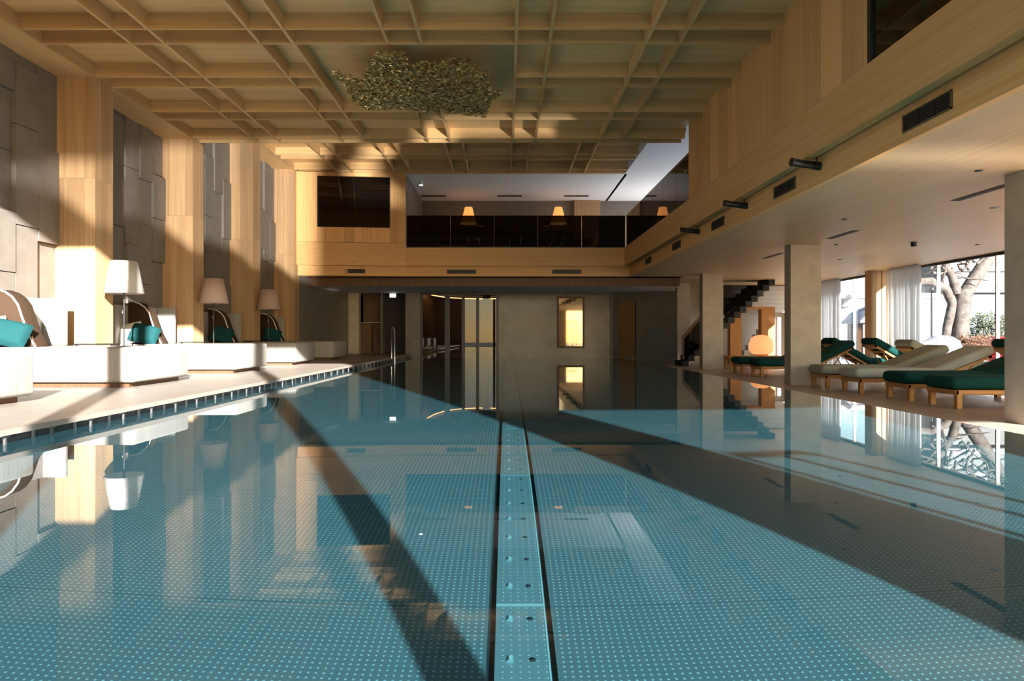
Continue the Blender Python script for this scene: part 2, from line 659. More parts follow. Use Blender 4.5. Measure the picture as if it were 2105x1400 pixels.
cl = ['oak clad pillar outside the left edge, fifth before the far wall', 'oak clad pillar just outside the left edge of view',
      'nearest oak clad pillar, beside the white shaded floor lamp', 'second oak clad pillar, between the nearest and the middle lamp',
      'third oak clad pillar, behind the far floor lamp', 'narrow far oak clad pillar meeting the wood wall with the dark window']
for i, y0 in enumerate(COLY):
    top = 5.02 if y0 < 15.2 else 6.05
    if i == 3:
        top = 5.02
    t = thing('timber_pillar', (-7.0, y0 + CW / 2, ZD), cl[i], 'pillar', 'oak pillars of the left wall')
    x0, x1 = -0.37, 0.30
    B((x0, -CW / 2 + 0.02, 0), (x1 - 0.02, CW / 2 - 0.02, top - ZD)).build('core', ODARK, t)
    for (za, zb) in ((0, 3.25), (3.253, top - ZD)):
        nb = 4
        w = (x1 - x0) / nb
        for k in range(nb):
            piece('board', (x0 + k * w, -CW / 2, za), (x0 + (k + 1) * w - 0.002, -CW / 2 + 0.02, zb), OZ, t)
        w = (CW - 0.04) / 3
        for k in range(3):
            piece('side_board', (x1 - 0.02, -CW / 2 + 0.02 + k * w, za), (x1, -CW / 2 + 0.02 + (k + 1) * w - 0.002, zb), OZ, t)
        piece('rear_board', (x0, CW / 2 - 0.02, za), (x1, CW / 2, zb), OZ, t)

# ================================================================== CEILINGS
XR = [-5.45, -3.59, -1.74, 0.11, 1.98]
GAPX = 0.485


def coffers(name, label, z, y_pairs, y0, y1, x0, x1, cell=None):
    c = struct(B((x0 - 0.05, y0, z + 0.22), (x1, y1, z + 0.28)).build(name, OX), label)
    T = 0.045
    for xr in XR:
        for j, x in enumerate((xr, xr + GAPX)):
            segs = [(y0, y1)]
            if cell and cell[0] + 0.1 < x < cell[1] - 0.1:
                segs = [(y0, cell[2]), (cell[3], y1)]
            for a, b in segs:
                piece('rib', (x, a, z), (x + T, b, z + 0.22), OY, c)
    for yp in y_pairs:
        for y in (yp, yp + 0.49):
            if y > y1 - 0.05 or y < y0:
                continue
            segs = [(x0, x1)]
            if cell and cell[2] + 0.1 < y < cell[3] - 0.1:
                segs = [(x0, cell[0]), (cell[1], x1)]
            for a, b in segs:
                piece('cross_rib', (a, y, z), (b, y + T, z + 0.219), OX, c)
    piece('end_rib', (x0, y1 - T, z), (x1, y1, z + 0.22), OX, c)
    piece('end_rib', (x0, y0, z), (x1, y0 + T, z + 0.22), OX, c)
    piece('edge_beam', (x0 - 0.05, y0, z), (x0, y1, z + 0.22), OY, c)
    return c


ce = coffers('ceiling', 'coffered oak ceiling above the near part of the pool', 5.02, [11.47 + 1.79 * k for k in range(-4, 3)],
             3.60, 15.42, -6.70, 3.80, (-3.06, 0.11, 10.21, 13.26))
for i in range(-1, 3):
    a = COLY[i] + CW if i >= 0 else 3.60
    piece('edge_soffit', (-7.36, a, 5.02), (-6.75, COLY[i + 1], 5.06), OY, ce)
cf = coffers('ceiling', 'higher coffered oak ceiling above the far end of the pool', 6.05, [11.47 + 1.79 * k for k in range(3, 7)],
             15.42, 22.80, -6.70, 3.80)
for i in range(3, 5):
    piece('edge_soffit', (-7.36, COLY[i] + CW, 6.05), (-6.75, COLY[i + 1], 6.09), OY, cf)
struct(B((-7.62, 15.36, 5.24), (3.9, 15.42, 6.5)).build('trim_1', OX), 'drop between the two coffered ceilings')
struct(B((-7.62, -0.8, 6.5), (7.2, 30.0, 6.7)).build('ceiling', WHITE), 'roof slab')
struct(B((7.2, -0.8, 6.5), (12.0, 15.2, 6.7)).build('ceiling', WHITE), 'roof slab before the opening added to light the gallery')  # gap beside this slab is an unseen opening added for gallery daylight
struct(B((7.2, 27.5, 6.5), (12.0, 30, 6.7)).build('ceiling', WHITE), 'roof slab behind the opening added to light the gallery')
struct(B((-7.62, 3.60, 5.30), (3.9, 3.66, 6.5)).build('trim_2', OX), 'near end of the coffered ceiling')

# gallery: fascias, slab, soffit
struct(B((3.80, 0.2, 3.07), (3.92, 22.92, 3.66)).build('trim_3', GY), 'wide oak fascia along the right gallery')
struct(B((4.00, 0.2, 2.75), (4.08, 23.0, 3.4)).build('trim_4', GY), 'lower oak fascia with air vents along the right gallery')
mb = MB().prism([(-3.27, 22.80), (3.80, 22.80), (3.80, 22.92), (-3.27, 22.92)], 2, 3.07, 3.66)
struct(mb.build('trim_5', GX), 'oak fascia below the far glass railing')
mb = MB().prism([(-6.72, 22.45), (-3.27, 22.80), (-3.27, 22.92), (-6.72, 22.57)], 2, 3.07, 3.80)
struct(mb.build('trim_6', GX), 'oak fascia below the dark window of the far wall')
mb = MB().prism([(-6.72, 22.60), (-3.27, 23.0), (4.08, 23.0), (4.08, 23.1), (-6.72, 23.1)], 2, 2.75, 3.4)
struct(mb.build('trim_7', GX), 'lower oak fascia with air vents below the far gallery')
struct(B((4.08, 0.2, 2.75), (11.8, 27.5, 2.83)).build('ceiling', OSOF), 'smooth oak soffit under the right gallery')
struct(B((3.92, 0.2, 3.40), (12.0, 30.0, 3.55)).build('floor', GFLOOR), 'grey gallery floor on the right')
struct(B((-7.36, 22.92, 3.40), (3.92, 30.0, 3.55)).build('floor', GFLOOR), 'grey gallery floor at the far end')
struct(B((-6.72, 23.1, 2.75), (5.8, 23.75, 2.80)).build('ceiling', ODARK), 'dark soffit under the far gallery')
struct(B((-6.72, 23.70, 2.47), (5.8, 27.5, 2.53)).build('ceiling', WHITE), 'white lowered ceiling over the far end of the pool')
struct(B((-6.72, 23.66, 2.47), (5.8, 23.70, 2.78)).build('trim_8', ODARK), 'dark drop before the white lowered ceiling')
struct(B((-6.72, 22.84, 6.05), (3.9, 30.0, 6.12)).build('ceiling', WHITE), 'white gallery ceiling at the far end')
struct(B((3.82, 14.72, 6.05), (7.2, 30.0, 6.12)).build('ceiling', WHITE), 'white gallery ceiling on the right')

# right upper wall: boards
wr = struct(B((3.84, 0.2, 3.66), (3.98, 14.72, 3.70)).build('wall_right', GY), 'upper right wall of vertical oak boards')
B((3.84, 7.5, 3.70), (4.05, 14.72, 6.5)).build('backing', ODARK, wr)
n = 14
w = (14.72 - 7.5) / n
for k in range(n):
    piece('board', (3.80, 7.5 + k * w + 0.001, 3.663), (3.84, 7.5 + (k + 1) * w - 0.001, 5.24), GZ, wr)
piece('return_board', (3.80, 14.722, 3.66), (4.05, 14.742, 6.05), GZ, wr)
w5 = struct(B((3.86, 0.3, 3.70), (3.88, 7.46, 6.4)).build('window_1', DARKGL), 'dark glass of the upper right room')
piece('frame', (3.83, 7.44, 3.70), (3.90, 7.50, 6.4), BLACK, w5)
piece('mullion', (3.83, 5.62, 3.70), (3.90, 5.66, 6.4), BLACK, w5)
struct(B((4.05, 14.55, 3.55), (11.8, 14.72, 6.5)).build('wall_front', ODARK), 'cross wall behind the upper right boards')

# far wall with dark window
wb = struct(MB().wallseg((-6.72, 22.62), (-3.27, 22.97), 3.55, 6.05, 0.15).build('wall_back', ODARK), 'oak boarded far wall with the dark window')
ang = math.atan2(0.35, 3.45)


def farpt(x):
    return 22.45 + (x + 6.72) * 0.35 / 3.45


def farboards(x0, x1, z0, z1, n):
    w = (x1 - x0) / n
    for k in range(n):
        xc = x0 + (k + 0.5) * w
        yc = farpt(xc) + 0.03
        piece('board', (xc - w / 2 + 0.001, yc - 0.03, z0), (xc + w / 2 - 0.001, yc + 0.03, z1), GZ, wb, ang)


farboards(-6.72, -6.06, 3.81, 6.05, 2)
farboards(-6.06, -3.77, 3.81, 4.29, 8)
farboards(-3.77, -3.27, 3.81, 6.05, 2)
farboards(-6.06, -3.77, 5.93, 6.05, 4)
mb = MB()
mb.prism([(-6.06, farpt(-6.06) + 0.06), (-3.77, farpt(-3.77) + 0.06), (-3.77, farpt(-3.77) + 0.09), (-6.06, farpt(-6.06) + 0.09)], 2, 4.29, 5.93)
w2 = struct(mb.build('window_2', DARKGL), 'dark window in the far oak wall')
for x in (-6.06, -3.80):
    piece('frame', (x, farpt(x) + 0.02, 4.29), (x + 0.03, farpt(x) + 0.06, 5.93), BLACK, w2)
struct(B((-3.40, 22.90, 3.55), (-3.27, 27.4, 6.05)).build('wall_left', STONE), 'stone side wall of the far gallery')
struct(B((-3.27, 27.4, 3.55), (12.0, 27.6, 6.05)).build('wall_back', STONE), 'taupe stone back wall of the far gallery')
struct(B((2.6, 27.2, 3.55), (3.6, 27.4, 6.05)).build('wall_back', OZ), 'oak panel at the right end of the gallery back wall')


def railing(name, label, pts, gap, z0=3.66, z1=4.71):
    (xa, ya), (xb, yb) = pts
    L = math.hypot(xb - xa, yb - ya)
    n = round(L / gap)
    t = thing(name, (xa, ya, z0), label, 'railing')
    ux, uy = (xb - xa) / L, (yb - ya) / L
    for k in range(n):
        a, b = k * L / n + 0.006, (k + 1) * L / n - 0.006
        if ux > 0.5:
            piece('glass_panel', (a, -0.006, 0), (b, 0.006, z1 - z0), SMOKED, t)
        else:
            piece('glass_panel', (-0.006, a, 0), (0.006, b, z1 - z0), SMOKED, t)
    if ux > 0.5:
        piece('base_rail', (0, -0.03, 0), (L, 0.03, 0.03), BLACK, t)
    else:
        piece('base_rail', (-0.03, 0, 0), (0.03, L, 0.03), BLACK, t)


railing('glass_railing', 'smoked glass railing across the far gallery', ((-3.25, 22.88), (3.84, 22.88)), 1.42)
railing('glass_railing', 'smoked glass railing along the right gallery', ((3.87, 14.76), (3.87, 22.86)), 1.42)

# ================================================================== FAR END BELOW THE GALLERY
struct(MB().prism([(-6.70, 22.74), (-6.14, 27.4), (-6.5, 27.4), (-7.4, 22.74)], 2, ZD, 2.75).build('wall_left', GSTONE), 'dark stone side wall under the far gallery')
struct(B((-6.14, 27.3, ZD), (-5.74, 27.7, 2.47)).build('wall_back', LIME), 'lighter stone pier at the back left')
struct(B((-5.74, 28.2, ZD), (-4.86, 28.3, 2.47)).build('wall_back', ODARK), 'dark recess behind the shelf')
struct(B((-4.86, 28.6, ZD), (-3.93, 28.7, 2.47)).build('wall_back', DARK), 'dark passage at the back')
struct(B((-4.90, 27.4, ZD), (-4.84, 28.6, 2.47)).build('wall_back', GSTONE), 'stone cheek beside the dark passage')
struct(B((-3.93, 27.3, -0.05), (-3.36, 27.7, 2.47)).build('wall_back', GSTONE), 'stone pier left of the black framed glass')
sh = thing('wall_shelf', (-5.3, 27.9, 1.32), 'thin pale shelf in the dark recess at the back left', 'shelf')
B((-0.44, -0.2, 0), (0.44, 0.2, 0.03)).build('board', LIME, sh)
B((-0.44, -0.16, -1.2), (-0.02, 0.16, -0.02)).build('cabinet', ODARK, sh)
# black framed glass partition
gp = struct(B((-3.36, 27.42, 2.40), (-0.32, 27.48, 2.47)).build('window_3', BLACK), 'black framed glass partition at the far end of the pool')
for a, b in ((-3.36, -3.27), (-2.42, -2.22), (-1.76, -1.64), (-1.20, -1.08), (-0.42, -0.32)):
    piece('mullion', (a, 27.42, 0.0), (b, 27.48, 2.40), BLACK, gp)
for a, b in ((-3.27, -2.42), (-2.22, -1.76), (-1.64, -1.20), (-1.08, -0.42)):
    piece('glass_pane', (a, 27.445, 0.0), (b, 27.455, 2.40), HALLGL, gp)
piece('transom_rail', (-0.32, 27.40, 2.40), (4.1, 27.46, 2.47), BLACK, gp)
# room behind the glass
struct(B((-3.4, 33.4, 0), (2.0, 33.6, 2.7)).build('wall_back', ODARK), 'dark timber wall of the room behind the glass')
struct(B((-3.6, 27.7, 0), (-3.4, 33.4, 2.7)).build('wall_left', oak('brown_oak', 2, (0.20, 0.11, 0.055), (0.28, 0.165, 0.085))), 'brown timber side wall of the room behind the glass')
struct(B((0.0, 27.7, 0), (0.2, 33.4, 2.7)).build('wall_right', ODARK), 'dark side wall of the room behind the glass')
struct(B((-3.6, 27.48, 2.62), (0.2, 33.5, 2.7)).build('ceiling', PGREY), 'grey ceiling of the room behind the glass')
WARM = glow('warm_strip', (1.0, 0.55, 0.22), 3.5)
cs = thing('cove_light', (0, 0, 2.5), 'warm light strip running under the ceiling behind the glass', 'light')
for i in range(9):
    a0, a1 = i / 9 * PI * 0.75, (i + 1) / 9 * PI * 0.75
p = [(-3.3, 27.9), (-3.1, 30.0), (-2.7, 31.6), (-2.0, 32.4), (-1.2, 32.7), (-0.4, 32.5), (-0.05, 31.9)]
MB().tube([(x, y, 0.03) for x, y in p], 0.022, 6).build('strip', WARM, cs)
c2 = thing('reception_pillar', (-0.9, 31.0, 0.0), 'round dark pillar with pale edge behind the far glass', 'pillar')
MB().lathe([(0.0, 0), (0.17, 0), (0.17, 2.62), (0, 2.62)], 20).build('shaft', plain('pale_pillar', (0.4, 0.36, 0.3), 0.4), c2)
MB().lathe([(0.18, 0), (0.18, 0.9), (0.17, 0.9)], 20).build('skirt', BLACK, c2)
# polished stone end wall with framed niche
wp = struct(B((-0.32, 27.42, -0.05), (4.10, 27.60, 2.40)).build('wall_back', PSTONE), 'polished stone wall at the far end of the pool')
fr = thing('framed_mirror', (2.48, 27.40, 0.34), 'tall brown framed mirror panel on the polished end wall', 'mirror')
B((-0.53, -0.03, 0.0), (-0.46, 0.02, 2.0)).build('frame', ODARK, fr)
B((0.46, -0.03, 0.0), (0.53, 0.02, 2.0)).build('frame', ODARK, fr)
B((-0.46, -0.03, 1.93), (0.46, 0.02, 2.0)).build('frame', ODARK, fr)
B((-0.46, -0.03, 0.0), (0.46, 0.02, 0.07)).build('frame', ODARK, fr)
B((-0.46, -0.005, 0.07), (0.46, 0.005, 1.93)).build('mirror_glass', plain('bronze_mirror', (0.42, 0.30, 0.18), 0.03, metal=1.0), fr)
B((4.02, 27.36, -0.05), (4.12, 27.44, 2.45)).build('trim_9', BLACK)
struct(bpy.data.objects['trim_9'], 'black corner post at the right of the polished wall')
# slanted wall right of it, with wooden door
A0, A1 = (4.12, 27.4), (6.30, 26.0)
struct(MB().wallseg(A0, A1, -0.3, 2.47, 0.2).build('wall_right', GSTONE), 'slanted dark stone wall at the far right')
dd = Vector((A1[0] - A0[0], A1[1] - A0[1])).normalized()


def onA(u, off=0.0):
    return (A0[0] + dd.x * u + dd.y * off, A0[1] + dd.y * u - dd.x * off)


d1 = struct(MB().wallseg(onA(0.26, 0.03), onA(0.92, 0.03), 0.0, 2.1, 0.05).build('door_1', oak('dim_oak_door', 2, (0.24, 0.12, 0.045), (0.32, 0.17, 0.065))), 'oak door in the slanted far wall')
MB().wallseg(onA(0.92, 0.035), onA(0.95, 0.035), 0.0, 2.12, 0.05).build('door_frame', BLACK, d1)
struct(B((6.28, 26.0, ZR), (6.75, 26.3, 2.75)).build('wall_right', LIME), 'pale stone wall end beside the stair')
struct(B((5.7, 27.4, ZR), (12.0, 27.6, 2.75)).build('wall_back', WHITEB), 'white wall behind the stair')

# exit sign
ex = thing('exit_sign', (-4.35, 26.9, 2.28), 'small white exit sign hanging over the dark passage', 'sign')
B((-0.12, -0.01, 0), (0.12, 0.01, 0.14)).build('face', glow('sign_white', (0.9, 0.95, 1.0), 0.7), ex)
B((-0.01, -0.005, 0.14), (0.01, 0.005, 0.19)).build('hanger', BLACK, ex)
# pool handrail
hr = thing('pool_handrail', (-3.5, 21.4, ZD), 'slim steel handrail standing at the far left pool corner', 'handrail')
MB().tube([(0, 0, 0), (0, 0, 0.85), (0.03, -0.06, 0.93), (0.09, -0.16, 0.93), (0.12, -0.22, 0.85), (0.14, -0.24, -0.3)], 0.022, 10).build('tube', STEEL, hr)
MB().lathe([(0.05, 0), (0.05, 0.015), (0.02, 0.015)], 14).build('flange', STEEL, hr)

# ================================================================== RIGHT HALL: columns, facade, stairs
rc = ['nearest square stone column at the right edge', 'middle square stone column between the green loungers', 'far square stone column in front of the black stair']
for lab, (x, y) in zip(rc, ((6.05, 8.24), (6.05, 15.04), (6.13, 22.1))):
    t = thing('stone_column', (x + 0.325, y + 0.17, ZR), lab, 'column', 'stone columns on the right deck')
    B((-0.325, -0.17, 0), (0.325, 0.17, 2.99)).build('shaft', LIME, t, bevel=0.006)

# right glazing
fins = (-0.6, 6.8, 13.8, 20.95, 26.95)
for i, y in enumerate(fins):
    if i == 0:
        continue
    t = thing('timber_fin', (11.3, y + 0.2, ZR), ('oak fin by the window outside the right edge', 'oak fin by the window hidden behind the near column', 'oak fin between the sheer curtains, sunlit on one face', 'far oak fin at the end of the right windows')[i - 1], 'pier', 'oak fins of the right glazing')
    for k in range(6):
        o = 0.03 if k % 2 else 0.0
        piece('board', (-0.45 + k * 0.15, -0.2 + o, 0), (-0.452 + (k + 1) * 0.15, 0.2, 2.99), OZ, t)
    B((-0.47, -0.19, 0), (-0.45, 0.19, 2.99)).build('edge_board', ODARK if i > 9 else OZ, t)
for i in range(4):
    ya, yb = fins[i] + 0.4, fins[i + 1]
    wnd = struct(B((11.40, ya, ZR), (11.48, yb, ZR + 0.06)).build('window_%d' % (4 + i), BLACK), ('tall glass bay outside the right edge of view', 'tall glass bay hidden behind the near stone column', 'tall glass bay showing the pale tree and the garden', 'tall glass bay left of the sunlit oak fin showing the snowy hut')[i])
    piece('head_frame', (11.40, ya, 2.68), (11.48, yb, 2.75), BLACK, wnd)
    n = 3
    for k in range(n):
        a, b = ya + (yb - ya) * k / n, ya + (yb - ya) * (k + 1) / n
        piece('glass_pane', (11.435, a + 0.02, ZR + 0.06), (11.445, b - 0.02, 2.68), GLASS, wnd)
        if k:
            piece('mullion', (11.40, a - 0.02, ZR + 0.06), (11.48, a + 0.02, 2.68), STEEL, wnd)


def curtain(label, y0, y1, x=11.12, mat=SHEER):
    n = int((y1 - y0) * 40)
    vs, fs = [], []
    for i in range(n + 1):
        y = y0 + (y1 - y0) * i / n
        xx = x + 0.05 * math.sin(i * 0.95) + 0.02 * math.sin(i * 0.37 + 1)
        vs += [(xx - x, y - y0, 0.0), (xx - x, y - y0, 2.97)]
    for i in range(n):
        fs.append((2 * i, 2 * i + 2, 2 * i + 3, 2 * i + 1))
    t = thing('sheer_curtain', (x, y0, ZR), label, 'curtain', 'white sheer curtains of the right glazing')
    o = MB().add(vs, fs, True).build('cloth', mat, t)
    md = o.modifiers.new('solid', 'SOLIDIFY')
    md.thickness = 0.004
    B((-0.03, 0, 2.965), (0.03, y1 - y0, 2.99)).build('track', STEEL, t)


curtain('white sheer curtain gathered right of the sunlit oak fin', 19.0, 20.6)
curtain('white sheer curtain showing beside the middle stone column', 23.6, 25.2)

# the stair
stair = thing('stair', (6.05, 24.3, ZR), 'black folded steel stair rising to the right behind the far column', 'stairs')
NS, RI, RU = 16, 0.187, 0.198
for k in range(NS):
    mb = MB()
    mb.prism([(k * RU, k * RI - 0.02), (k * RU, (k + 1) * RI), ((k + 1) * RU + 0.02, (k + 1) * RI), ((k + 1) * RU + 0.02, (k + 1) * RI - 0.20 + 0.0), (k * RU + 0.07, (k + 1) * RI - 0.20), (k * RU + 0.07, k * RI - 0.02)], 1, 0.0, 1.1)
    mb.build('step', BLACKW, stair)
mb = MB().prism([(-0.02, 0.25), (-0.02, 1.05), (6 * RU, 1.05 + 6 * RI * 1.22), (6 * RU, 0.95 + 6 * RI * 1.22), (0.05, 0.95), (0.05, 0.25)], 1, -0.03, 0.0)
mb.build('handrail', ODARK, stair)
MB().prism([(0.0, 0.12), (0.0, 1.0), (6 * RU, 1.0 + 6 * RI * 1.22), (6 * RU, 6 * RI + 0.2)], 1, -0.012, -0.004).build('glass_guard', SMOKED, stair)
MB().prism([(8.5 * RU, 9.2 * RI + 0.0), (8.5 * RU, 16 * RI - 0.12), (16 * RU, 16 * RI - 0.12)], 1, 1.14, 1.16).build('rear_guard', SMOKED, stair)
sl = thing('slat_screen', (7.75, 27.345, 1.55), 'brass coloured slat screen behind the black stair', 'screen')
for k in range(5):
    B((k * 0.14, 0, 0), (k * 0.14 + 0.07, 0.05, 1.1)).build('slat', OZ, sl)
# white board wall behind
bw = thing('white_board_wall', (8.2, 26.9, 1.7), 'white horizontally boarded wall panel behind the stair', 'wall panel')
for k in range(6):
    piece('plank', (-0.6, 0, k * 0.17), (3.6, 0.05, k * 0.17 + 0.163), WHITEB, bw)
# warm oak portal
pt = thing('oak_portal', (8.3, 26.2, ZR), 'warm orange oak door surround behind the glowing lamp', 'portal')
piece('post', (0.0, 0, 0), (0.42, 0.35, 2.05), OORANGE, pt)
piece('post', (1.16, 0, 0), (1.66, 0.35, 2.05), OORANGE, pt)
piece('lintel', (0.0, 0, 2.05), (1.66, 0.35, 2.13), OORANGE, pt)
st2 = thing('white_stair', (8.8, 26.65, ZR), 'white stair with black risers seen through the oak portal', 'stairs')
for k in range(8):
    B((k * 0.14, 0, 0), (k * 0.14 + 0.14, 0.25, 0.30 + k * 0.2)).build('step', WHITE, st2)
    B((k * 0.14 - 0.01, -0.02, 0.12 + k * 0.2), (k * 0.14 + 0.02, 0.0, 0.30 + k * 0.2)).build('riser', BLACK, st2)
# globe lamp on low table
lt = thing('low_table', (6.9, 21.9, ZR), 'long low oak table carrying the glowing lamp', 'table')
B((0, 0, 0.36), (2.0, 0.7, 0.42)).build('top', TEAK, lt, bevel=0.01)
for (x, y) in ((0.05, 0.05), (1.87, 0.05), (0.05, 0.57), (1.87, 0.57)):
    B((x, y, 0), (x + 0.08, y + 0.08, 0.36)).build('leg', TEAK, lt)
gl = thing('globe_lamp', (7.98, 22.15, ZR + 0.42), 'glowing peach coloured dome lamp on the low oak table', 'lamp')
prof = [(0.0, 0.0), (0.20, 0.0), (0.28, 0.02), (0.355, 0.12), (0.375, 0.24), (0.36, 0.37), (0.30, 0.50), (0.20, 0.58), (0.08, 0.605), (0.0, 0.61)]
MB().lathe([(r, z + 0.05) for r, z in prof], 40).build('shade', glow('peach_glow', (1.0, 0.42, 0.17), 0.36), gl)
MB().lathe([(0.0, 0), (0.14, 0), (0.12, 0.05), (0.0, 0.05)], 24).build('foot', TEAK, gl)


# ================================================================== LOUNGERS
def lounger(loc, label, mat, back=22, rz=0.0):
    t = thing('sun_lounger', loc, label, 'lounger', 'teak sun loungers on the right deck', rz)
    Wd = 0.70
    f = MB()
    for y in (0, Wd - 0.05):
        f.box((0, y, 0.20), (2.0, y + 0.05, 0.27))
    f.box((-0.001, 0.0, 0.20), (0.05, Wd, 0.271)).box((1.95, 0.0, 0.20), (2.001, Wd, 0.271))
    fo = f.build('frame', TEAK, t, bevel=0.008)
    for x in (0.02, 1.85):
        for y in (0.0, Wd - 0.08):
            B((x, y, 0), (x + 0.08, y + 0.08, 0.21)).build('leg', TEAK, t, bevel=0.008)
    for k in range(9):
        piece('slat', (0.08 + k * 0.155, 0.05, 0.245), (0.18 + k * 0.155, Wd - 0.05, 0.265), TEAK, fo)
    m = rounded((-0.06, -0.02, 0.275), (1.42, Wd + 0.02, 0.46), 0.085, 5)
    m.build('seat_cushion', mat, t)
    rot = Matrix.Rotation(-math.radians(back), 3, 'Y')
    at = Vector((1.40, 0, 0.30))
    m = rounded((1.36, -0.02, 0.285), (2.58, Wd + 0.02, 0.46), 0.085, 5)
    m.v = [tuple(rot @ (Vector(p) - at) + at) for p in m.v]
    m.build('back_cushion', mat, t)
    m = MB()
    for y in (0.04, Wd - 0.09):
        m.box((1.40, y, 0.235), (2.5, y + 0.05, 0.28), rot, at)
    m.box((2.44, 0.04, 0.234), (2.501, Wd - 0.04, 0.281), rot, at)
    bo = m.build('back_frame', TEAK, t)
    for x in (1.55, 1.75, 1.95, 2.15, 2.35):
        MB().box((x, 0.09, 0.24), (x + 0.07, Wd - 0.09, 0.265), rot, at).build('slat', TEAK, bo)
    e = rot @ (Vector((2.2, 0, 0.24)) - at) + at
    for y in (0.1, Wd - 0.13):
        MB().tube([(e.x, y, e.z), (1.88, y, 0.25)], 0.014, 8).build('prop', TEAK, t)
    return t


lounger((6.40, 10.06, ZR), 'dark green lounger beside the near stone column, first of the row', GREEN)
lounger((6.43, 11.30, ZR), 'dark green lounger between the nearest one and the pale ones', GREEN)
lounger((6.38, 12.78, ZR), 'pale grey green lounger with raised back, third from the near column', PALE)
lounger((6.30, 13.95, ZR), 'olive sage lounger with raised back beside the middle column', SAGE)
lounger((6.42, 17.9, ZR), 'dark green lounger behind the middle stone column before the dome lamp', GREEN, 26)
lounger((6.42, 19.4, ZR), 'farthest dark green lounger facing the pool, mostly behind the middle column', GREEN, 26)
lounger((11.3, 13.0, ZR), 'dark green lounger near the window behind the near column', GREEN, 30, PI)
lounger((11.35, 16.3, ZR), 'olive lounger near the window, only its back top showing', SAGE, 28, PI)
lounger((11.3, 17.78, ZR), 'dark green lounger turned to the window showing its teak back frame', GREEN, 30, PI)
lounger((11.0, 19.33, ZR), 'dark green lounger turned to the window next to the far fin', GREEN, 30, PI)


# ================================================================== DAYBEDS
def daybed():
    t = thing('daybed', (0, 0, 0), '', 'daybed', 'off-white daybeds along the left wall')
    D = 1.62
    B((-2.22, 0.10, 0), (-0.12, D - 0.10, 0.07)).build('plinth', ODARK, t)
    rounded((-2.30, 0, 0.065), (0, D, 0.535), 0.045, 4).build('base', LINEN, t)
    B((-2.30, 0.0, 0.535), (-2.24, D, 1.27)).build('headboard', LINEN, t, bevel=0.02, seg=3)
    B((-2.24, D - 0.08, 0.535), (-1.88, D, 1.27)).build('side_wing', LINEN, t, bevel=0.02, seg=3)
    prof = [(-2.23, 0.535), (-2.23, 1.34), (-2.13, 1.335), (-2.02, 1.30), (-1.92, 1.23), (-1.84, 1.12), (-1.79, 0.97), (-1.70, 0.72), (-1.60, 0.535)]
    b = MB().prism(prof, 1, 0.42, 0.74).build('backrest', BROWN, t, bevel=0.02, seg=3)
    MB().tube([(p[0], 0.43, p[1]) for p in prof[1:]], 0.014, 8).build('piping', IVORY, b)
    MB().tube([(-1.70, 0.40, 0.80), (-1.55, 0.40, 0.54)], 0.012, 8).build('strut', BROWN, b)
    return t


DL = ['off-white daybed cut off by the left edge, nearest to the camera', 'off-white daybed with a dark shadow stripe across its front',
      'off-white daybed between the nearest and the middle floor lamp', 'off-white daybed beside the far floor lamp, half in shadow',
      'beige daybed in the shade at the far end of the deck']
DY = [5.77, 9.35, 12.93, 16.51, 20.09]
db = daybed()
db.location = (-4.94, DY[0], ZD)
db['label'] = DL[0]
for k in range(1, 5):
    dup(db, (-4.94, DY[k], ZD), DL[k])


def pillow(loc, w, h, t, mat, label, rz, tilt, roll=0.0):
    o = pillow_mesh(w, h, t).build('cushion', mat)
    o.location = loc
    o.rotation_euler = (tilt, roll, rz)
    tag(o, label, 'cushion', 'cushions on the daybeds')


TOPD = ZD + 0.535
for k, nm in ((0, 'cut off'), (1, 'nearest'), (2, 'second'), (3, 'third'), (4, 'far')):
    y = DY[k]
    if k == 0:
        continue
    lab = {1: 'teal cushion at the left edge on the daybed with the shadow stripe', 2: 'teal cushion behind the nearest floor lamp',
           3: 'teal cushion behind the middle floor lamp', 4: 'dark teal cushion behind the far floor lamp'}[k]
    pillow((-6.76, y + 0.22, TOPD + 0.185), 0.52, 0.40, 0.22, TEAL, lab, 0.25, -0.55, 0.22)
    if k < 3:
        pillow((-7.03, y + 0.24, TOPD + 0.20), 0.46, 0.42, 0.20, IVORY,
               'ivory cushion leaning behind the teal one at the left edge' if k == 1 else 'ivory cushion beside the pole of the nearest floor lamp', 0.1, -0.35, -0.25)


def floor_lamp(mat):
    t = thing('floor_lamp', (0, 0, 0), '', 'lamp', 'floor lamps between the daybeds')
    MB().lathe([(0, 0), (0.16, 0), (0.16, 0.015), (0.02, 0.025)], 28).build('base', BLACK, t)
    MB().tube([(0, 0, 0.02), (0, 0, 1.86)], 0.013, 10).build('pole', BLACK, t)
    o = MB().lathe([(0.305, 1.39), (0.20, 1.925)], 40).build('shade', mat, t)
    md = o.modifiers.new('solid', 'SOLIDIFY')
    md.thickness = 0.004
    MB().lathe([(0.195, 1.92), (0.02, 1.90), (0.0, 1.90)], 24).build('top_disc', IVORY, t)
    MB().tube([(0, 0, 1.12), (0.0, -0.05, 1.12), (0.0, -0.05, 1.06)], 0.006, 6).build('switch_chain', STEEL, t)
    return t


